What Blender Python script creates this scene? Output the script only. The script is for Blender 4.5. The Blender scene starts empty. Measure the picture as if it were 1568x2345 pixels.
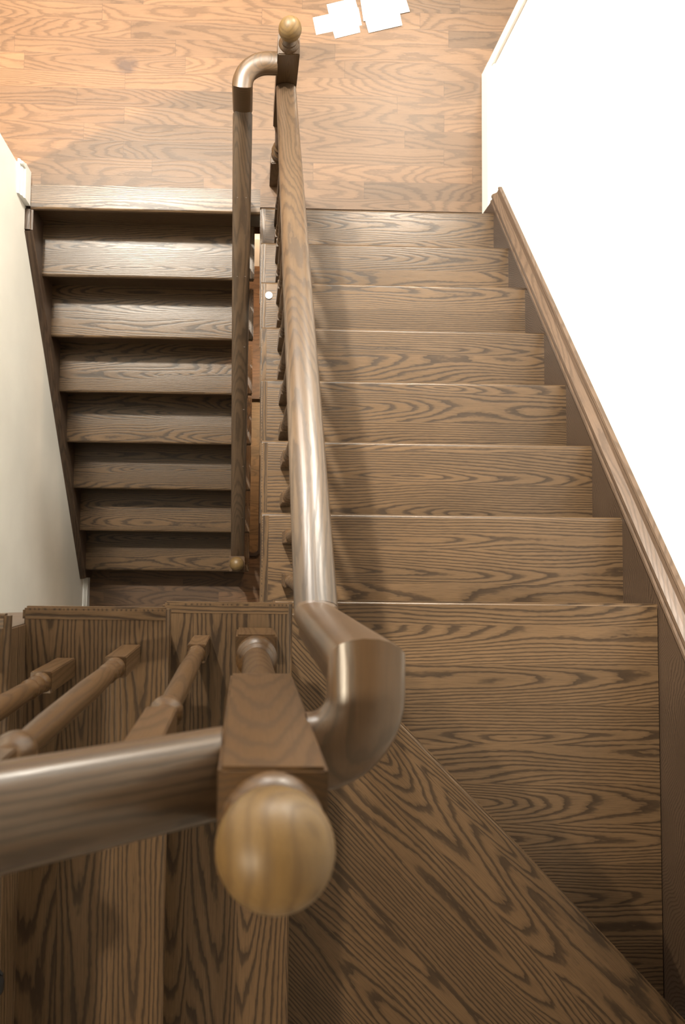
import bpy, bmesh, math, random
from mathutils import Vector, Matrix, Euler
random.seed(7)
S = bpy.context.scene
COL = S.collection
PI = math.pi
# ------------------------------------------------------------------ dimensions (metres; middle floor at z = 0)
H, RUN = .18822, .235            # riser and run of the ascending flights
H2, RUN2 = .20017, .24116        # riser and run of the descending flight
XR, XL = 1.07287, .0425          # ends of the ascending treads
XLL, XLO = -1.01292, .015        # ends of the descending treads
Y1, Y0 = 1.53373, 1.58634        # first nosing up, landing nosing down
X10, YO = .09778, -.09969        # first nosing of the upper flight and its open side
WL, WR, WB = -1.045, 1.10, -1.13 # wall planes
ZLOW = -8*H2
TH = .027
# ------------------------------------------------------------------ materials
def nd(nt, t, **k):
    n = nt.nodes.new(t)
    for a, b in k.items(): setattr(n, a, b)
    return n
def math_n(nt, op, a, b=None, c=None):
    n = nd(nt, 'ShaderNodeMath', operation=op)
    for i, v in enumerate((a, b, c)):
        if v is None: continue
        if isinstance(v, (int, float)): n.inputs[i].default_value = v
        else: nt.links.new(v, n.inputs[i])
    return n.outputs[0]
def mixc(nt, f, a, b, mode='MIX'):
    n = nd(nt, 'ShaderNodeMix', data_type='RGBA', blend_type=mode)
    for i, v in ((0, f), (6, a), (7, b)):
        if isinstance(v, (int, float)): n.inputs[i].default_value = v
        elif isinstance(v, tuple): n.inputs[i].default_value = (*v, 1)
        else: nt.links.new(v, n.inputs[i])
    return n.outputs[2]
def ramp(nt, x, stops):
    n = nd(nt, 'ShaderNodeValToRGB')
    nt.links.new(x, n.inputs[0])
    e = n.color_ramp.elements
    while len(e) < len(stops): e.new(.5)
    for i, (p, c) in enumerate(stops):
        e[i].position = p; e[i].color = (c, c, c, 1) if isinstance(c, (int, float)) else (*c, 1)
    return n.outputs[0]
def noise(nt, vec, scale, detail=2, rough=.5, dist=0):
    n = nd(nt, 'ShaderNodeTexNoise')
    n.inputs['Scale'].default_value = scale; n.inputs['Detail'].default_value = detail
    n.inputs['Roughness'].default_value = rough; n.inputs['Distortion'].default_value = dist
    nt.links.new(vec, n.inputs['Vector'])
    return n.outputs['Fac']
def grain(nt, x, y, z, seed, light, dark, freq=125., stave=.10, taper=.05, wander=.085, contrast=1.):
    """plain-sawn oak: growth rings cut by a slowly wandering plane, one figure per glued stave"""
    if stave:
        st = math_n(nt, 'ADD', math_n(nt, 'DIVIDE', y, stave), math_n(nt, 'MULTIPLY', seed, 10.))
        idx = math_n(nt, 'FLOOR', st)
        wn = nd(nt, 'ShaderNodeTexWhiteNoise', noise_dimensions='2D'); cc = nd(nt, 'ShaderNodeCombineXYZ')
        nt.links.new(idx, cc.inputs[0]); nt.links.new(seed, cc.inputs[1]); nt.links.new(cc.outputs[0], wn.inputs['Vector'])
        s2 = wn.outputs['Value']
        yc = math_n(nt, 'MULTIPLY', math_n(nt, 'SUBTRACT', math_n(nt, 'FRACT', st), math_n(nt, 'ADD', math_n(nt, 'MULTIPLY', s2, .9), .05)), stave)
    else:
        s2 = seed
        yc = math_n(nt, 'ADD', y, math_n(nt, 'MULTIPLY', math_n(nt, 'SUBTRACT', seed, .5), .05))
    def vec(kx, ky, kz, off):
        c = nd(nt, 'ShaderNodeCombineXYZ')
        nt.links.new(math_n(nt, 'ADD', math_n(nt, 'MULTIPLY', x, kx), math_n(nt, 'MULTIPLY', s2, off)), c.inputs[0])
        nt.links.new(math_n(nt, 'ADD', math_n(nt, 'MULTIPLY', y, ky), math_n(nt, 'MULTIPLY', seed, off*1.7)), c.inputs[1])
        nt.links.new(math_n(nt, 'MULTIPLY', z, kz), c.inputs[2])
        return c.outputs[0]
    nA = noise(nt, vec(.95, 5., 5., 37.), 1.0, 1.5, .5)
    d = math_n(nt, 'ADD', math_n(nt, 'ADD', math_n(nt, 'MULTIPLY', math_n(nt, 'SUBTRACT', nA, .5), wander*2), z), math_n(nt, 'MULTIPLY', x, taper))
    d = math_n(nt, 'ADD', d, math_n(nt, 'MULTIPLY', math_n(nt, 'SUBTRACT', s2, .4), .09))
    nB = noise(nt, vec(4., 26., 26., 61.), 1.0, 2., .55)
    nC = noise(nt, vec(45., 160., 160., 23.), 1.0, 1., .5)
    r = math_n(nt, 'SQRT', math_n(nt, 'ADD', math_n(nt, 'MULTIPLY', yc, yc), math_n(nt, 'MULTIPLY', d, d)))
    ph = math_n(nt, 'ADD', math_n(nt, 'ADD', math_n(nt, 'MULTIPLY', r, freq), math_n(nt, 'MULTIPLY', nB, 1.5)), math_n(nt, 'MULTIPLY', nC, .35))
    saw = math_n(nt, 'FRACT', ph)
    lines = ramp(nt, saw, [(0, .55), (.07, .0), (.26, .18), (.42, .85), (.8, 1.), (1, .6)])
    n2 = noise(nt, vec(16., 480., 480., 91.), 1.0, 2, .6)
    pores = ramp(nt, n2, [(.34, .25), (.54, 1.)])
    v = math_n(nt, 'MULTIPLY', lines, math_n(nt, 'ADD', math_n(nt, 'MULTIPLY', pores, .5), .5))
    if contrast < 1: v = math_n(nt, 'ADD', math_n(nt, 'MULTIPLY', v, contrast), (1-contrast)*.7)
    n3 = noise(nt, vec(1.2, 4., 4., 11.), 1.0, 2, .5)
    col = mixc(nt, v, dark, light)
    col = mixc(nt, 1., col, ramp(nt, n3, [(.3, .82), (.7, 1.12)]), 'MULTIPLY')
    col = mixc(nt, 1., col, ramp(nt, s2, [(0, .92), (1, 1.07)]), 'MULTIPLY')
    return col, v
def wood(name, axis='X', light=(.110, .067, .035), dark=(.032, .0195, .011), rough=.31, freq=125., stave=.10, contrast=1., bump=.14, spec=.36, tone=.08, coat=0.):
    m = bpy.data.materials.new(name); m.use_nodes = True
    nt = m.node_tree; b = nt.nodes['Principled BSDF']
    tc = nd(nt, 'ShaderNodeTexCoord'); sp = nd(nt, 'ShaderNodeSeparateXYZ')
    nt.links.new(tc.outputs['Object'], sp.inputs[0])
    o = {'X': (0, 1, 2), 'Y': (1, 0, 2), 'Z': (2, 0, 1)}[axis]
    info = nd(nt, 'ShaderNodeObjectInfo')
    col, v = grain(nt, sp.outputs[o[0]], sp.outputs[o[1]], sp.outputs[o[2]], info.outputs['Random'], light, dark, freq, stave, contrast=contrast)
    b.inputs['Coat Weight'].default_value = coat; b.inputs['Coat Roughness'].default_value = .22
    t = ramp(nt, info.outputs['Random'], [(0, 1-tone), (1, 1+tone)])
    col = mixc(nt, 1., col, t, 'MULTIPLY')
    nt.links.new(col, b.inputs['Base Color'])
    nt.links.new(math_n(nt, 'SUBTRACT', rough+.08, math_n(nt, 'MULTIPLY', v, .1)), b.inputs['Roughness'])
    b.inputs['Specular IOR Level'].default_value = spec
    bp = nd(nt, 'ShaderNodeBump'); bp.inputs['Strength'].default_value = bump; bp.inputs['Distance'].default_value = .002
    nt.links.new(v, bp.inputs['Height']); nt.links.new(bp.outputs[0], b.inputs['Normal'])
    return m
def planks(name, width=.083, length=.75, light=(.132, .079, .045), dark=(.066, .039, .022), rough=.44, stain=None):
    m = bpy.data.materials.new(name); m.use_nodes = True
    nt = m.node_tree; b = nt.nodes['Principled BSDF']
    tc = nd(nt, 'ShaderNodeTexCoord'); sp = nd(nt, 'ShaderNodeSeparateXYZ')
    nt.links.new(tc.outputs['Object'], sp.inputs[0]); x, y, z = sp.outputs
    yr = math_n(nt, 'DIVIDE', math_n(nt, 'ADD', y, .0715), width)
    row = math_n(nt, 'FLOOR', yr)
    wn = nd(nt, 'ShaderNodeTexWhiteNoise', noise_dimensions='1D'); nt.links.new(row, wn.inputs['W'])
    xr = math_n(nt, 'ADD', math_n(nt, 'DIVIDE', x, length), math_n(nt, 'MULTIPLY', wn.outputs['Value'], 7.3))
    cell = math_n(nt, 'FLOOR', xr)
    c2 = nd(nt, 'ShaderNodeCombineXYZ'); nt.links.new(row, c2.inputs[0]); nt.links.new(cell, c2.inputs[1])
    w2 = nd(nt, 'ShaderNodeTexWhiteNoise', noise_dimensions='2D'); nt.links.new(c2.outputs[0], w2.inputs['Vector'])
    seed = w2.outputs['Value']
    yl = math_n(nt, 'MULTIPLY', math_n(nt, 'SUBTRACT', math_n(nt, 'FRACT', yr), .5), width)
    xl = math_n(nt, 'ADD', x, math_n(nt, 'MULTIPLY', cell, 3.7))
    col, v = grain(nt, xl, yl, z, seed, light, dark, 115., 0, contrast=.7)
    tone = mixc(nt, 1., col, ramp(nt, seed, [(0, (.88, .89, .91)), (.5, (1., .99, .98)), (1, (1.12, 1.08, 1.04))]), 'MULTIPLY')
    fy = math_n(nt, 'FRACT', yr); fx = math_n(nt, 'FRACT', xr)
    gy = math_n(nt, 'LESS_THAN', math_n(nt, 'MULTIPLY', math_n(nt, 'SUBTRACT', .5, math_n(nt, 'ABSOLUTE', math_n(nt, 'SUBTRACT', fy, .5))), width), .0009)
    gx = math_n(nt, 'LESS_THAN', math_n(nt, 'MULTIPLY', math_n(nt, 'SUBTRACT', .5, math_n(nt, 'ABSOLUTE', math_n(nt, 'SUBTRACT', fx, .5))), length), .0012)
    gap = math_n(nt, 'MAXIMUM', gy, gx)
    nt.links.new(mixc(nt, math_n(nt, 'MULTIPLY', gap, .5), tone, (.05, .03, .02)), b.inputs['Base Color'])
    b.inputs['Roughness'].default_value = rough; b.inputs['Specular IOR Level'].default_value = .3
    if stain:
        dx = math_n(nt, 'SUBTRACT', x, stain[0]); dy = math_n(nt, 'MULTIPLY', math_n(nt, 'SUBTRACT', y, stain[1]), 1.25)
        rr_ = math_n(nt, 'SQRT', math_n(nt, 'ADD', math_n(nt, 'MULTIPLY', dx, dx), math_n(nt, 'MULTIPLY', dy, dy)))
        sf = ramp(nt, math_n(nt, 'ADD', math_n(nt, 'MULTIPLY', rr_, 5.), math_n(nt, 'MULTIPLY', noise(nt, tc.outputs['Object'], 30., 2), .25)), [(.24, .75), (.46, .0)])
        lk = b.inputs['Base Color'].links[0].from_socket
        nt.links.new(mixc(nt, sf, lk, (.04, .026, .022)), b.inputs['Base Color'])
    bp = nd(nt, 'ShaderNodeBump'); bp.inputs['Strength'].default_value = .15; bp.inputs['Distance'].default_value = .002
    nt.links.new(v, bp.inputs['Height']); nt.links.new(bp.outputs[0], b.inputs['Normal'])
    return m
def paint(name, col, rough=.6, mottle=.04, spec=.4):
    m = bpy.data.materials.new(name); m.use_nodes = True
    nt = m.node_tree; b = nt.nodes['Principled BSDF']
    tc = nd(nt, 'ShaderNodeTexCoord')
    n = noise(nt, tc.outputs['Object'], 2.2, 4, .55)
    f = ramp(nt, n, [(.3, 1-mottle), (.7, 1+mottle*.3)])
    nt.links.new(mixc(nt, 1., col, f, 'MULTIPLY'), b.inputs['Base Color'])
    b.inputs['Roughness'].default_value = rough; b.inputs['Specular IOR Level'].default_value = spec
    n2 = noise(nt, tc.outputs['Object'], 90., 2, .5)
    bp = nd(nt, 'ShaderNodeBump'); bp.inputs['Strength'].default_value = .04; bp.inputs['Distance'].default_value = .002
    nt.links.new(n2, bp.inputs['Height']); nt.links.new(bp.outputs[0], b.inputs['Normal'])
    return m
TREAD = wood('oak_tread_dark_stain')
RAIL = wood('oak_rail_stain', 'X', (.100, .063, .036), (.046, .028, .016), .33, 170., 0, .9, .06, .6, .05)
RAILY = wood('oak_rail_fitting_stain', 'Y', (.092, .053, .026), (.046, .026, .012), .34, 130., 0, .8, .06, .6, .05)
POST = wood('oak_turned_stain', 'Z', (.080, .043, .017), (.044, .023, .010), .36, 150., 0, .7, .05, .5, .05)
BALL = wood('oak_finial_stain', 'Y', (.150, .092, .034), (.092, .054, .020), .45, 80., 0, .7, .02, .4, .03)
SKIRT = wood('oak_skirt_stain', 'X', (.088, .056, .036), (.046, .029, .019), .38, 140., 0, 1., .1)
CAP = wood('oak_moulding_stain', 'X', (.135, .090, .062), (.075, .050, .034), .32, 170., 0, .8, .05)
FLOOR = planks('oak_strip_floor', stain=(-.594, 2.285))
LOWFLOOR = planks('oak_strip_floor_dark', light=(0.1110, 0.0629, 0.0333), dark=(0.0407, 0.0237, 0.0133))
WHITE = paint('white_wall_paint', (.90, .895, .87), .55)
CREAM = paint('cream_wall_paint', (.93, .91, .84), .5, .08)
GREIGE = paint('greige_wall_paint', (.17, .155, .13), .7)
TRIM = paint('white_trim_paint', (.86, .86, .83), .3, .02, .5)
PAPER = paint('white_paper', (.95, .95, .95), .7, .0)
DARK = paint('dark_side_stain', (.035, .022, .015), .35, .2)
BLACK = paint('black_leather', (.008, .008, .009), .45, .2)
DISC = paint('pale_plastic', (.8, .82, .84), .35, .02)
# ------------------------------------------------------------------ object helpers
W = {}
def link(name, me_or_none, mat=None, parent=None, M=None, smooth=False):
    o = bpy.data.objects.new(name, me_or_none); COL.objects.link(o)
    M = M if M is not None else Matrix()
    W[o] = M
    if parent is not None:
        o.parent = parent; o.matrix_parent_inverse = W[parent].inverted()
    o.matrix_basis = M
    if mat is not None: o.data.materials.append(mat)
    if smooth:
        for p in o.data.polygons: p.use_smooth = True
    return o
def mesh(bm, name='m', smooth=False):
    bmesh.ops.recalc_face_normals(bm, faces=bm.faces)
    me = bpy.data.meshes.new(name); bm.to_mesh(me); bm.free()
    return me
def part(name, bm, mat, parent=None, M=None, smooth=False):
    return link(name, mesh(bm, name), mat, parent, M, smooth)
def autosmooth(o, ang=35):
    for p in o.data.polygons: p.use_smooth = True
    me = o.data
    bm = bmesh.new(); bm.from_mesh(me)
    for e in bm.edges:
        if len(e.link_faces) == 2 and e.calc_face_angle(0) > math.radians(ang): e.smooth = False
    bm.to_mesh(me); bm.free()
    return o
def tag(o, label=None, cat=None, group=None, kind=None):
    if label: o['label'] = label
    if cat: o['category'] = cat
    if group: o['group'] = group
    if kind: o['kind'] = kind
    return o
def empty(name, loc, label, cat, group=None):
    o = link(name, None, M=Matrix.Translation(loc)); o.empty_display_size = .1
    return tag(o, label, cat, group)
def struct(name, bm, mat, M=None):
    o = part(name, bm, mat, None, M); o['kind'] = 'structure'; return o
def box(bm, x0, x1, y0, y1, z0, z1, bev=0, seg=2):
    r = bmesh.ops.create_cube(bm, size=1)
    for v in r['verts']:
        v.co = Vector((x0+(v.co.x+.5)*(x1-x0), y0+(v.co.y+.5)*(y1-y0), z0+(v.co.z+.5)*(z1-z0)))
    if bev:
        es = set(e for v in r['verts'] for e in v.link_edges)
        bmesh.ops.bevel(bm, geom=list(es), offset=bev, segments=seg, affect='EDGES')
    return bm
def bx(*a, **k): return box(bmesh.new(), *a, **k)
def prism(pts, z0, z1, bev=0, seg=3, axis='Z'):
    """polygon pts extruded along an axis: Z -> (x,y), X -> (y,z), Y -> (x,z)"""
    bm = bmesh.new()
    def P(a, b, c): return {'Z': (a, b, c), 'X': (c, a, b), 'Y': (a, c, b)}[axis]
    vs = [bm.verts.new(P(a, b, z0)) for a, b in pts]
    f = bm.faces.new(vs)
    r = bmesh.ops.extrude_face_region(bm, geom=[f])
    d = {'Z': (0, 0, z1-z0), 'X': (z1-z0, 0, 0), 'Y': (0, z1-z0, 0)}[axis]
    bmesh.ops.translate(bm, verts=[v for v in r['geom'] if isinstance(v, bmesh.types.BMVert)], vec=d)
    if bev:
        ax = {'Z': 2, 'X': 0, 'Y': 1}[axis]
        es = [e for e in bm.edges if abs(e.verts[0].co[ax]-e.verts[1].co[ax]) < 1e-6]
        bmesh.ops.bevel(bm, geom=es, offset=bev, segments=seg, affect='EDGES')
    return bm
def lathe(bm, prof, seg=32, cx=0, cy=0):
    rings = []
    for r, z in prof:
        if r < 1e-5: rings.append([bm.verts.new((cx, cy, z))])
        else: rings.append([bm.verts.new((cx+r*math.cos(2*PI*i/seg), cy+r*math.sin(2*PI*i/seg), z)) for i in range(seg)])
    for a, b in zip(rings, rings[1:]):
        for i in range(seg):
            j = (i+1) % seg
            if len(a) == 1 and len(b) == 1: break
            if len(a) == 1: bm.faces.new((a[0], b[i], b[j]))
            elif len(b) == 1: bm.faces.new((a[i], a[j], b[0]))
            else: bm.faces.new((a[i], a[j], b[j], b[i]))
    if len(rings[0]) > 1: bm.faces.new(rings[0][::-1])
    if len(rings[-1]) > 1: bm.faces.new(rings[-1])
    return bm
RP = [(-.0255, -.034), (-.0265, -.022), (-.0275, -.016), (-.0325, -.012), (-.036, -.006), (-.0365, .002), (-.034, .0105), (-.028, .017),
      (-.018, .0215), (-.007, .0238), (.007, .0238), (.018, .0215), (.028, .017), (.034, .0105), (.0365, .002), (.036, -.006),
      (.0325, -.012), (.0275, -.016), (.0265, -.022), (.0255, -.034)]
def sweep(pts, up, prof=RP, cap0=None, cap1=None):
    """handrail section along a polyline with true mitres; cap normals fix the end planes"""
    bm = bmesh.new(); pts = [Vector(p) for p in pts]
    ds = [(b-a).normalized() for a, b in zip(pts, pts[1:])]
    u = Vector(up); u = (u-ds[0]*u.dot(ds[0])).normalized(); rings = []
    for i, P in enumerate(pts):
        din = ds[max(i-1, 0)]; dout = ds[min(i, len(ds)-1)]
        n = din+dout
        if i == 0 and cap0: n = Vector(cap0)
        if i == len(pts)-1 and cap1: n = Vector(cap1)
        s = din.cross(u)
        ring = []
        for a, b in prof:
            q = a*s+b*u
            q -= din*(q.dot(n)/din.dot(n))
            ring.append(bm.verts.new(P+q))
        rings.append(ring)
        if 0 < i < len(pts)-1: u = (din.rotation_difference(dout) @ u).normalized()
    k = len(prof)
    for a, b in zip(rings, rings[1:]):
        for i in range(k):
            bm.faces.new((a[i], a[(i+1) % k], b[(i+1) % k], b[i]))
    bm.faces.new(rings[0][::-1]); bm.faces.new(rings[-1])
    return bm
def Tm(x, y, z, rz=0): return Matrix.Translation((x, y, z)) @ Matrix.Rotation(rz, 4, 'Z')
# ------------------------------------------------------------------ treads
def nose(depth, th=TH, bull=.0125):
    """section of a tread, nosing at y=0 pointing +y, top at z=0"""
    p = [(-depth, 0), (-depth, -th)]
    n = 8
    for i in range(n+1):
        a = -PI/2+PI*i/n
        p.append((-bull+bull*math.cos(a), -th/2+th/2*math.sin(a)))
    return p
def tread(parent, x0, y, z, rz, length, depth, name='tread', back=None):
    o = part(name, prism(nose(depth), 0, length, axis='X'), TREAD, parent, Tm(x0, y, z, rz))
    return autosmooth(o, 40)
def nosing_return(parent, x0, x1, y0, y1, z):
    M = Tm((x0+x1)/2, (y0+y1)/2, z, 0 if abs(x1-x0) > abs(y1-y0) else PI/2)
    L = max(abs(x1-x0), abs(y1-y0)); w = min(abs(x1-x0), abs(y1-y0))
    o = part('nosing_return', bx(-L/2, L/2, -w/2, w/2, -TH, 0, bev=.007, seg=3), TREAD, parent, M)
    return autosmooth(o, 30)
# --- lower flight: middle floor up to the winders
st = empty('staircase', (.55, Y1, 0), 'dark oak flight rising along the bright white wall, up to the diagonal winder step', 'staircase')
for k in range(1, 8):
    y = Y1-(k-1)*RUN; z = k*H
    t = tread(st, XL+.0, y, z, 0, XR-XL+.003, RUN+.03)
    part('riser', bx(0, XR-XL-.03, -.009, .009, -(H-TH)/2, (H-TH)/2), TREAD, st, Tm(XL+.032, y-.036, z-TH-(H-TH)/2))
    nosing_return(t, XL-.004, XL+.026, y-RUN-.03, y-.002, z+.0006)
y8 = Y1-7*RUN; z8 = 8*H
o = part('winder_tread', prism([(.0, 0), (XR-.07+.003, 0), (XR-.07+.003, WB-y8), (.93, WB-y8), (0, -.06)], -TH, 0, .007), TREAD, st, Tm(.07, y8, z8))
autosmooth(o, 30)
part('riser', bx(0, XR-.1, -.009, .009, -(H-TH)/2, (H-TH)/2), TREAD, st, Tm(.1, y8-.036, z8-TH-(H-TH)/2))
# diagonal winder: local x runs along its nosing
z9 = 9*H; ax, ay = .119, -.129; bxx, byy = XR+.003, -1.107
ang = math.atan2(byy-ay, bxx-ax); Mi = Tm(ax, ay, z9, ang)
inv = Mi.inverted()
poly = [inv @ Vector((x, y, z9)) for x, y in ((ax, ay), (bxx, byy), (bxx, WB), (.05, WB), (.05, ay+.004))]
o = part('winder_tread', prism([(p.x, p.y) for p in poly], -TH, 0, .007), TREAD, st, Mi); autosmooth(o, 30)
dl = math.hypot(bxx-ax, byy-ay)
part('riser', bx(.02, dl-.03, -.045, -.027, -(H-TH)/2, (H-TH)/2), TREAD, st, Tm(ax, ay, z9-TH-(H-TH)/2, ang))
# open-side stringer under the treads
sp = []
for k in range(1, 9):
    yn = Y1-(k-1)*RUN-.03
    sp += [(yn, (k-1)*H-(TH if k > 1 else 0)), (yn, k*H-TH)]
sp += [(-.16, 8*H-TH), (-.16, 8*H-.42), (1.40, 0)]
part('stringer', prism(sp, .068, .092, axis='X'), SKIRT, st)
# skirt board against the white wall, with a moulded cap
def nz(y, off): return H+(Y1-y)*H/RUN+off
L = math.hypot(1.0, H/RUN); th_s = math.atan2(H, RUN)
sk = [(1.60, 0), (1.60, nz(1.60, .045)), (-.32, nz(-.32, .045)), (WB, nz(-.32, .045)+.35), (WB, z8-.3), (-.2, z8-.3), (1.36, 0)]
o = part('skirt_board', prism(sk, XR, WR, axis='X'), SKIRT, st)
def slope_strip(name, yA, zA, yB, zB, prof, mat, parent, x):
    """prof (x offset, height across the slope) swept from A to B; local X runs along it so the grain follows"""
    d = Vector((0, yB-yA, zB-zA)); Ln = d.length; d.normalize()
    s = Vector((1, 0, 0)); n = d.cross(s)*-1
    if n.z < 0: n = -n
    M = Matrix(((d.x, s.x, n.x, x), (d.y, s.y, n.y, yA), (d.z, s.z, n.z, zA), (0, 0, 0, 1)))
    if M.to_3x3().determinant() < 0:
        M = Matrix(((d.x, -s.x, n.x, x), (d.y, -s.y, n.y, yA), (d.z, -s.z, n.z, zA), (0, 0, 0, 1))); prof = [(-a, b) for a, b in prof]
    return part(name, prism(prof, 0, Ln, axis='X'), mat, parent, M)
capR = [(0, -.012), (-.022-.012, -.012), (-.022-.012, -.004), (-.022-.008, .0), (-.022-.008, .008), (-.022-.014, .012), (-.022-.014, .022), (-.022-.005, .028), (-.015, .034), (-.012, .048), (-.016, .052), (-.014, .058), (0, .058)]
slope_strip('cap_moulding', 1.60, nz(1.60, .038), -.32, nz(-.32, .038), capR, CAP, st, WR)
slope_strip('cap_moulding', -.32, nz(-.32, .038), WB, nz(-.32, .038)+.35, capR, CAP, st, WR)
part('soffit', prism([(1.36, -.02), (1.36, -.06), (-.16, 8*H-.50), (-.16, 8*H-.44)], .075, WR, axis='X'), WHITE, st)
# --- upper flight, turning left over the well
su = empty('staircase', (X10, YO-.5, z9), 'dark oak flight climbing to the left at the bottom, steps running front to back', 'staircase')
for k in range(10, 15):
    x = X10-(k-10)*RUN; z = k*H
    t = tread(su, x, YO-.0, z, -PI/2, (YO-WB)+.0, RUN+.03)
    part('riser', bx(.03, YO-WB, -.009, .009, -(H-TH)/2, (H-TH)/2), TREAD, su, Tm(x-.036, YO, z-TH-(H-TH)/2, -PI/2))
    nosing_return(t, x-RUN-.035, x-.002, YO-.027, YO+.003, z+.0006)
sp = []
for k in range(10, 15):
    xn = X10-(k-10)*RUN-.03
    sp += [(xn, (k-1)*H-TH), (xn, k*H-TH)]
sp += [(-1.08, 14*H-TH), (-1.08, 14*H-.40), (X10-.03, 10*H-.47)]
part('stringer', prism(sp, YO-.05, YO-.028, axis='Y'), SKIRT, su)
part('soffit', prism([(X10-.03, 10*H-.50), (-1.03, 14*H-.44), (-1.03, 14*H-.38), (X10-.03, 10*H-.44)], WB, YO-.04, axis='Y'), WHITE, su)
# --- flight going down
sd = empty('staircase', (-.5, Y0, 0), 'dark oak flight going down beside the cream wall at left, treads shiny near the top', 'staircase')
for k in range(1, 8):
    y = Y0-k*RUN2; z = -k*H2
    t = tread(sd, XLO, y, z, PI, XLO-XLL+.003, RUN2+.03)
    nosing_return(t, XLO-.026, XLO+.003, y+.002, y+RUN2+.03, z+.0006)
for k in range(1, 9):
    y = Y0-(k-1)*RUN2; z = -k*H2
    part('riser', bx(0, XLO-XLL-.02, -.009, .009, 0, H2-TH), TREAD, sd, Tm(XLL, y+.036, z))
sp = [(Y0+.045, -.03)]
for k in range(1, 9):
    y = Y0-(k-1)*RUN2+.045
    sp += [(y-.0, -k*H2-TH if k < 8 else ZLOW)]
    if k < 8: sp += [(y-RUN2, -k*H2-TH)]
sp += [(Y0-6*RUN2, ZLOW), (Y0+.045, -.55)]
part('stringer', prism(sp, -.03, -.012, axis='X'), DARK, sd)
def nzl(y, off): return (y-Y0)*H2/RUN2+off
sk = [(Y0+.0, -.02), (Y0-.085, -.02), (Y0-.11, nzl(Y0-.11, .035)+.02), (-.15, nzl(-.15, .035)), (-.15, ZLOW), (.1, ZLOW), (Y0+.03, -.35), (Y0+.03, -.02)]
part('skirt_board', prism(sk, WL, XLL, axis='X'), SKIRT, sd)
capL = [(0, 0), (.036, 0), (.036, .004), (.028, .007), (.024, .012), (.010, .014), (0, .014)]
slope_strip('cap_moulding', Y0-.0, -.014, Y0-.095, -.014, capL, SKIRT, sd, WL)
slope_strip('cap_moulding', Y0-.095, -.014, -.15, nzl(-.15, .035), capL, SKIRT, sd, WL)
# ------------------------------------------------------------------ newel posts
def newel_mesh(h_block0, z_sq0, z_sq1, w):
    """local z=0 at the foot: square base, turned middle, square head, turned collar"""
    bm = bmesh.new(); hw = w/2
    box(bm, -hw, hw, -hw, hw, 0, h_block0, bev=.004)
    r = hw
    lathe(bm, [(r*.92, h_block0-.004), (r*.98, h_block0+.004), (r*.90, h_block0+.014), (r*.74, h_block0+.018), (r*.74, h_block0+.026),
               (r*.95, h_block0+.030), (r*.98, h_block0+.038), (r*.86, h_block0+.046), (r*.68, h_block0+.05), (r*.66, h_block0+.058),
               (r*.80, h_block0+.064), (r*.80, h_block0+.072), (r*.64, h_block0+.08), (r*.72, z_sq0-.09), (r*.86, z_sq0-.05), (r*.70, z_sq0-.035),
               (r*.9, z_sq0-.028), (r*.92, z_sq0-.016), (r*.8, z_sq0-.008), (r*.85, z_sq0+.002)])
    box(bm, -hw, hw, -hw, hw, z_sq0, z_sq1, bev=.003)
    lathe(bm, [(r*.94, z_sq1-.002), (r*.92, z_sq1+.004), (r*.80, z_sq1+.012), (r*.72, z_sq1+.014), (r*.70, z_sq1+.02), (r*.5, z_sq1+.026), (r*.42, z_sq1+.034), (r*.42, z_sq1+.05)])
    return bm
def newel(x, y, zf, zb0, zs0, zs1, zball, label, w=.078, rb=.0385):
    e = empty('newel_post', (x, y, zf), label, 'newel post', 'newel posts of the staircase')
    o = part('post', newel_mesh(zb0-zf, zs0-zf, zs1-zf, w), POST, e, Matrix.Translation((x, y, zf))); autosmooth(o, 35)
    bm = bmesh.new(); lathe(bm, [(rb*math.sin(PI*i/24), -rb*math.cos(PI*i/24)) for i in range(25)], 48)
    o = part('ball_finial', bm, BALL, e, Matrix.Translation((x, y, zball)), True)
    return e
newel(.021, -.187, 10*H, 2.03, 2.505, 2.94, 2.985, 'near stained newel post with a big blurred round ball, closest to the lens')
newel(.120, 1.755, 0, .22, .50, .952, 1.025, 'newel post on the hall floor at the foot of the rising flight, ball on top', .076, .039)
newel(-.050, -.042, ZLOW, ZLOW+.26, -.95, -.54, -.475, 'small newel post far below at the bottom of the descending flight', .08, .0375)
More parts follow.
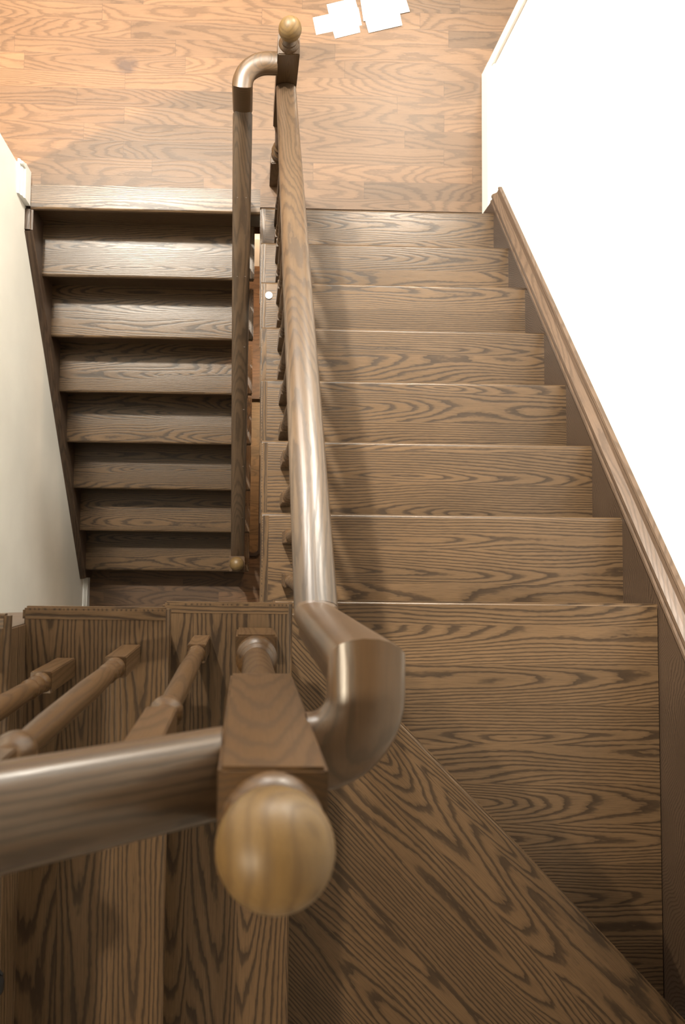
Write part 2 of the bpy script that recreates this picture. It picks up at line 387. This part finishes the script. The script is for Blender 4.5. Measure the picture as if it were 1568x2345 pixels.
# ------------------------------------------------------------------ handrails and balusters
def rail_straight(parent, A, B, up, capA=None, capB=None):
    A, B = Vector(A), Vector(B); d = (B-A); Ln = d.length; d.normalize()
    u = Vector(up); u = (u-d*u.dot(d)).normalized(); s = u.cross(d)
    M = Matrix(((d.x, s.x, u.x, A.x), (d.y, s.y, u.y, A.y), (d.z, s.z, u.z, A.z), (0, 0, 0, 1)))
    R3 = M.to_3x3().inverted()
    c0 = R3 @ Vector(capA) if capA else None; c1 = R3 @ Vector(capB) if capB else None
    o = part('handrail', sweep([(0, 0, 0), (Ln, 0, 0)], (0, 0, 1), RP, c0, c1), RAIL, parent, M)
    return autosmooth(o, 40)
def baluster_mesh(h, w=.034):
    bm = bmesh.new(); hw = w/2
    box(bm, -hw, hw, -hw, hw, 0, .17, bev=.0015)
    r = hw; a = .17
    zt = .70
    lathe(bm, [(r*.95, a-.002), (r*.98, a+.006), (r*.78, a+.014), (r*.70, a+.018), (r*.88, a+.024), (r*.93, a+.034), (r*.84, a+.046), (r*.72, a+.052), (r*.70, a+.056),
               (r*.92, a+.062), (r*.92, a+.07), (r*.76, a+.076), (r*.86, a+.10), (r*.92, a+.22), (r*.84, zt-.10), (r*.74, zt-.03), (r*.76, zt-.012),
               (r*1.12, zt-.004), (r*1.18, zt+.006), (r*1.10, zt+.014), (r*.84, zt+.02), (r*.80, zt+.03), (r*.96, zt+.045), (r*.98, zt+.055)], 20)
    box(bm, -hw, hw, -hw, hw, zt+.055, h, bev=.0015)
    return bm
BG = {}
def balusters(parent, spots):
    protos = {}
    for (x, y, z, h) in spots:
        key = round(h, 2)
        M = Matrix.Translation((x, y, z))
        if key not in protos:
            o = part('baluster', baluster_mesh(key), POST, parent, M); autosmooth(o, 35); protos[key] = o
        else:
            o = protos[key].copy(); COL.objects.link(o); o.parent = parent; W[o] = M; o.matrix_parent_inverse = W[parent].inverted(); o.matrix_basis = M
sl = H/RUN
# rising flight
rr = empty('stair_railing', (.12, 1.0, .2), 'long light-catching handrail with turned balusters down the middle, ending in a gooseneck turn', 'railing')
def zr(y): return 2.228-.0238/math.cos(math.atan(sl))-sl*(y+.072)   # rail axis
yV = -.098
A = (.120, 1.716, zr(1.716)); B = (.1165, yV+.012, zr(yV+.012))
rail_straight(rr, A, B, (0, 0, 1), (0, -1, 0))
zt = 2.785-.0
path = [(.1165, yV+.012, zr(yV+.012)), (.116, yV, zr(yV)), (.114, yV, zt-.024)]
c = Vector((.060, -.128, zt-.024)); R = .054
for i in range(0, 11):
    a = -i/10*PI/2
    path.append((c.x+R*math.cos(a), c.y+R*math.sin(a)-.0, c.z))
path.append((.058, -.182, zt-.024))
pp = [path[0]]
for p in path[1:]:
    if (Vector(p)-Vector(pp[-1])).length > 1e-3: pp.append(p)
o = part('gooseneck_fitting', sweep(pp, (0, 0, 1)), RAILY, rr); autosmooth(o, 35)
spots = []
for k in range(1, 8):
    z = k*H; yn = Y1-(k-1)*RUN
    for dy in (-.071, -.071-RUN/2):
        y = yn+dy
        spots.append((.117, y, z, zr(y)-.02-z))
balusters(rr, spots)
# upper flight
ru = empty('stair_railing', (-.3, -.18, 2.0), 'wide close-up handrail with turned balusters crossing the lower left', 'railing')
su_ = .80
def zu(x): return 2.875-.0238/math.cos(math.atan(su_))+su_*(-.018-x)
rail_straight(ru, (-.018, -.178, zu(-.018)), (-1.0, -.170, zu(-1.0)), (0, 0, 1), (-1, 0, 0))
spots = [(-.090, -.182, 10*H, 0), (-.2075, -.181, 11*H, 0), (-.325, -.206, 11*H, 0), (-.442, -.181, 12*H, 0), (-.56, -.181, 12*H, 0)]
balusters(ru, [(x, y, z, zu(x)-.02-z) for x, y, z, _ in spots])
# descending flight
rd = empty('stair_railing', (-.04, .8, -.5), 'dark narrow handrail over the descending flight with a pale level elbow at the top', 'railing')
sd_ = .83
def zd(y): return .748-.0238/math.cos(math.atan(sd_))-sd_*(1.628-y)
path = [(.084, 1.737, .876)]
c = Vector((.052, 1.652, .876)); R = .09
for i in range(0, 13):
    a = PI/2+i/12*PI/2
    path.append((c.x+R*math.cos(a), c.y+(R-.005)*math.sin(a), c.z))
path += [(-.038, 1.652, zd(1.652)-.01)]
pp = [path[0]]
for p in path[1:]:
    if (Vector(p)-Vector(pp[-1])).length > 2e-3: pp.append(p)
o = part('elbow_fitting', sweep(pp, (0, 0, 1)), RAILY, rd); autosmooth(o, 35)
rail_straight(rd, (-.038, 1.634, zd(1.634)), (-.047, -.002, zd(-.002)), (0, 0, 1), (0, -1, 0), (0, -1, 0))
spots = []
for k in range(1, 8):
    z = -k*H2; yn = Y0-k*RUN2
    for dy in (.071, .071+RUN2/2):
        y = yn+dy
        if y < .06: continue
        spots.append((-.038, y, z, zd(y)-.02-z))
spots.append((-.038, 1.652, 0, zd(1.652)+.02))
balusters(rd, spots)
# ------------------------------------------------------------------ setting
f = struct('floor', bx(-4.2, 3.4, 1.62, 6.2, -.03, 0), FLOOR)
struct('ceiling_1', bx(-4.2, 3.4, 1.64, 6.2, -.26, -.03), GREIGE)
o = struct('trim_1', prism(nose(.118, .03), 0, 1.06, axis='X'), TREAD, Tm(.04, Y0, .0005, PI)); autosmooth(o, 40)
struct('wall_left_lower', bx(WL-.12, WL, -1.3, 3.4, ZLOW, -.03), CREAM)
struct('wall_left', bx(WL-.12, WL, -1.3, 1.735, -.03, 2.55), CREAM)
struct('wall_left_upper', bx(WL-.12, WL, -.09, 1.735, 2.55, 5.2), CREAM)
struct('shade_header', bx(-1.165, 1.24, 1.95, 2.07, 3.74, 5.2), WHITE)  # unseen header, added to block chandelier light from the upper flight and near newel
struct('floor_upper', bx(-4.2, -1.10, -2.5, -.10, 2.60, 14*H+.17), FLOOR)
struct('wall_right', bx(WR, WR+.14, WB-.12, 2.29, ZLOW, 5.2), WHITE)
struct('wall_back', bx(-1.165, WR, WB-.12, WB, ZLOW, 5.2), GREIGE)
struct('wall_far', bx(-4.2, 3.4, 6.2, 6.3, 0, 5.2), GREIGE)
struct('wall_west', bx(-4.3, -4.2, -2.5, 6.3, 0, 5.2), GREIGE)
struct('wall_east', bx(3.4, 3.5, 1.5, 6.3, 0, 5.2), GREIGE)
struct('wall_south', bx(-4.3, -1.165, -2.6, -2.5, 0, 5.2), GREIGE)
struct('wall_east_return', bx(WR+.14, 3.5, 1.4, 1.5, 0, 5.2), GREIGE)
struct('ceiling', bx(-4.3, 3.5, -2.6, 6.3, 5.2, 5.3), GREIGE)
struct('floor_west', bx(-4.2, WL-.12, -2.5, 1.62, -.03, 0), FLOOR)
# lower level, with the narrow well between the flights
def strip(parts):
    bm = bmesh.new()
    for p in parts: box(bm, *p)
    return bm
SX0, SX1, SY0, SY1 = .004, .080, .03, 1.05
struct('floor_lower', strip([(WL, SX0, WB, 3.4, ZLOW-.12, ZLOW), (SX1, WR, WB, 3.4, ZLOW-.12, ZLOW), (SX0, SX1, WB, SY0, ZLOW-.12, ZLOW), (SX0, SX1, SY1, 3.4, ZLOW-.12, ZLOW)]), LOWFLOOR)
bm = bmesh.new()
ring = []
import itertools
def well(off):
    cx = (SX0+SX1)/2; hw = (SX1-SX0)/2+off
    p = [(cx-hw, SY1), (cx-hw, SY0+.02)]
    for i in range(9):
        a = PI+PI*i/8
        p.append((cx+hw*math.cos(a), SY0+.02+(.034+off)*math.sin(a)))
    p += [(cx+hw, SY1)]
    return p
A_, B_ = well(.018), well(-.004)
for z in (ZLOW+.001, ZLOW+.018):
    ring.append(([bm.verts.new((x, y, z)) for x, y in A_], [bm.verts.new((x, y, z)) for x, y in B_]))
for i in range(len(A_)-1):
    (a0, b0), (a1, b1) = ring
    bm.faces.new((a1[i], a1[i+1], b1[i+1], b1[i])); bm.faces.new((a0[i], a0[i+1], a1[i+1], a1[i])); bm.faces.new((b0[i], b0[i+1], b1[i+1], b1[i])); bm.faces.new((a0[i], b0[i], b0[i+1], a0[i+1]))
struct('trim_2', bm, DARK)
struct('floor_basement', bx(-1.2, 1.3, -1.3, 3.4, -3.1, -3.0), FLOOR)
struct('wall_lower_far', bx(WL, WR, 3.4, 3.5, -3.0, -.03), GREIGE)
struct('trim_4', bx(-.4, .6, 1.955, 1.99, ZLOW, ZLOW+.44), TRIM)
# baseboards: stepped profile prisms
def baseprof(h=.13, t=.022):
    return [(0, 0), (t, 0), (t, h*.62), (t*.75, h*.66), (t*.70, h*.80), (t*.45, h*.86), (t*.4, h*.97), (0, h)]
bl = bmesh.new()
def baseboard(name, pts_along, side, mat=TRIM):
    pass
def prof_y(x, s, y0, y1, z, h=.13, t=.022): return prism([(x+s*a, z+b) for a, b in baseprof(h, t)], y0, y1, axis='Y')
struct('baseboard_left', prof_y(WL, 1, 1.60, 1.757, 0, .13, .024), TRIM)
struct('baseboard_left_end', prism([(1.735+a, b) for a, b in baseprof(.13, .024)], WL-.12, WL+.024, axis='X'), TRIM)
struct('baseboard_right', prof_y(WR, -1, 1.605, 2.29, 0, .14, .020), TRIM)
struct('baseboard_lower', prof_y(WL, 1, WB, -.155, ZLOW, .12, .020), TRIM)
# casing at the end of the right wall
struct('trim_3', strip([(WR-.012, WR, 2.255, 2.29, 0, 2.4), (WR-.012, WR+.15, 2.29, 2.305, 0, 2.4)]), TRIM)
# ------------------------------------------------------------------ loose things
sheets = [[(0.277, 2.544), (0.492, 2.6), (0.509, 2.515), (0.294, 2.461)], [(0.342, 2.61), (0.475, 2.647), (0.5, 2.553), (0.362, 2.527)],
          [(0.362, 2.516), (0.49, 2.548), (0.501, 2.478), (0.383, 2.444)], [(0.508, 2.596), (0.677, 2.64), (0.7, 2.518), (0.542, 2.476)],
          [(0.495, 2.682), (0.71, 2.672), (0.736, 2.586), (0.517, 2.532)]]
labs = ['blank white paper sheet at the left end of the patch on the hall floor', 'blank white paper sheet at the back left of the white patch on the floor',
        'small white paper sheet poking forward at the front middle of the floor patch', 'white paper sheet at the front right corner of the patch on the floor',
        'white paper sheet at the far right back of the patch, at the picture edge']
for i, (q, l) in enumerate(zip(sheets, labs)):
    cx = sum(p[0] for p in q)/4; cy = sum(p[1] for p in q)/4
    o = part('paper_sheet', prism([(x-cx, y-cy) for x, y in q], 0, .0008), PAPER, None, Tm(cx, cy, .0004+i*.001))
    tag(o, l, 'paper', 'white sheets on the hall floor')
bm = bmesh.new(); lathe(bm, [(0, 0), (.0125, 0), (.014, .001), (.014, .003), (.012, .0042), (0, .0046)], 32)
o = part('round_button', bm, DISC, None, Matrix.Translation((.072, 1.008, 3*H+.001))); autosmooth(o, 30)
tag(o, 'small round pale disc lying on the open end of the third step', 'disc')
# shoe of the photographer at the left edge, toe pointing right
def shoe():
    bm = bmesh.new(); n = 14; m = 16; rings = []
    for i in range(n):
        t = i/(n-1); x = -.27+.27*t
        w = .040+.012*math.sin(t*PI*1.1) if t < .7 else .050*math.sqrt(max(0, 1-((t-.7)/.305)**2))
        hgt = .085-.045*t if t < .75 else .051*math.sqrt(max(0.02, 1-((t-.75)/.26)**2))
        ring = []
        for j in range(m):
            a = 2*PI*j/m
            y = w*math.cos(a); z = hgt/2+hgt/2*math.sin(a)
            if math.sin(a) < 0: z = max(0, z)*.4
            ring.append(bm.verts.new((x, y, z)))
        rings.append(ring)
    for a, b in zip(rings, rings[1:]):
        for j in range(m): bm.faces.new((a[j], a[(j+1) % m], b[(j+1) % m], b[j]))
    bm.faces.new(rings[0]); bm.faces.new(rings[-1])
    return bm
e = empty('shoe', (-.50, -.655, 12*H), 'black rounded shoe toe just entering the frame at lower left', 'shoe')
o = part('upper', shoe(), BLACK, e, Tm(-.359, -.655, 12*H+.012)); autosmooth(o, 60)
part('sole', prism([(-.27, -.036), (-.08, -.045), (-.03, -.036), (-.004, -.012), (-.004, .012), (-.03, .036), (-.08, .045), (-.27, .036)], 0, .014, .003), BLACK, e, Tm(-.359, -.655, 12*H+.0005))
# ------------------------------------------------------------------ lights
def point(name, loc, watts, col, r):
    l = bpy.data.lights.new(name, 'POINT'); l.energy = watts; l.color = col; l.shadow_soft_size = r
    o = bpy.data.objects.new(name, l); COL.objects.link(o); o.location = loc; return o
def area(name, loc, target, watts, col, size):
    l = bpy.data.lights.new(name, 'AREA'); l.energy = watts; l.color = col; l.shape = 'DISK'; l.size = size
    o = bpy.data.objects.new(name, l); COL.objects.link(o); o.location = loc
    o.rotation_euler = (Vector(target)-Vector(loc)).to_track_quat('-Z', 'Y').to_euler(); return o
for i, (dx, dy) in enumerate(((-.07, .03), (-.01, .09), (.01, -.08), (.07, .0))):
    point('foyer_chandelier_bulb', (-1.2+dx, 3.15+dy, 4.6+.02*i), 185, (1., .945, .83), .05)
area('upstairs_fill_light', (-2.3, -.55, 5.1), (.2, -.5, 1.6), 46, (1., .85, .62), .3)  # added warm fill for the upper flight and winders, not a known fixture
point('hall_pot_light', (1.17, 3.5, 2.42), 195, (1., .94, .82), .22)
point('hall_pot_light', (-.36, 2.75, 2.6), 90, (1., .95, .86), .08)
point('far_hall_light', (-1.3, 5.7, 2.4), 50, (1., .95, .88), .15)
point('side_room_lamp', (-2.9, .86, 2.3), 620, (1., .66, .36), .08)
area('lower_hall_light', (.36, 1.45, -.40), (.05, 1.5, -1.6), 14, (1., .66, .40), .25)
area('basement_light', (.3, 1.4, -1.8), (.05, .8, -3.), 13, (1., .70, .38), .3)
w = bpy.data.worlds.new('world'); S.world = w; w.use_nodes = True
w.node_tree.nodes['Background'].inputs[0].default_value = (.8, .75, .68, 1); w.node_tree.nodes['Background'].inputs[1].default_value = .02
# ------------------------------------------------------------------ camera
cd = bpy.data.cameras.new('camera'); cam = bpy.data.objects.new('camera', cd); COL.objects.link(cam)
cam.location = (0, 0, 3.48855); cam.rotation_euler = (.05705, -.0252, .01301)
cd.sensor_fit = 'AUTO'; cd.sensor_width = 36; cd.lens = 1760/2345*36; cd.shift_x = 175.35/2345; cd.clip_start = .02
cd.dof.use_dof = True; cd.dof.focus_distance = 2.3; cd.dof.aperture_fstop = 7
S.camera = cam
S.view_settings.view_transform = 'Standard'; S.view_settings.look = 'None'; S.view_settings.gamma = 1; S.view_settings.exposure = 1.2
S.view_settings.use_curve_mapping = False
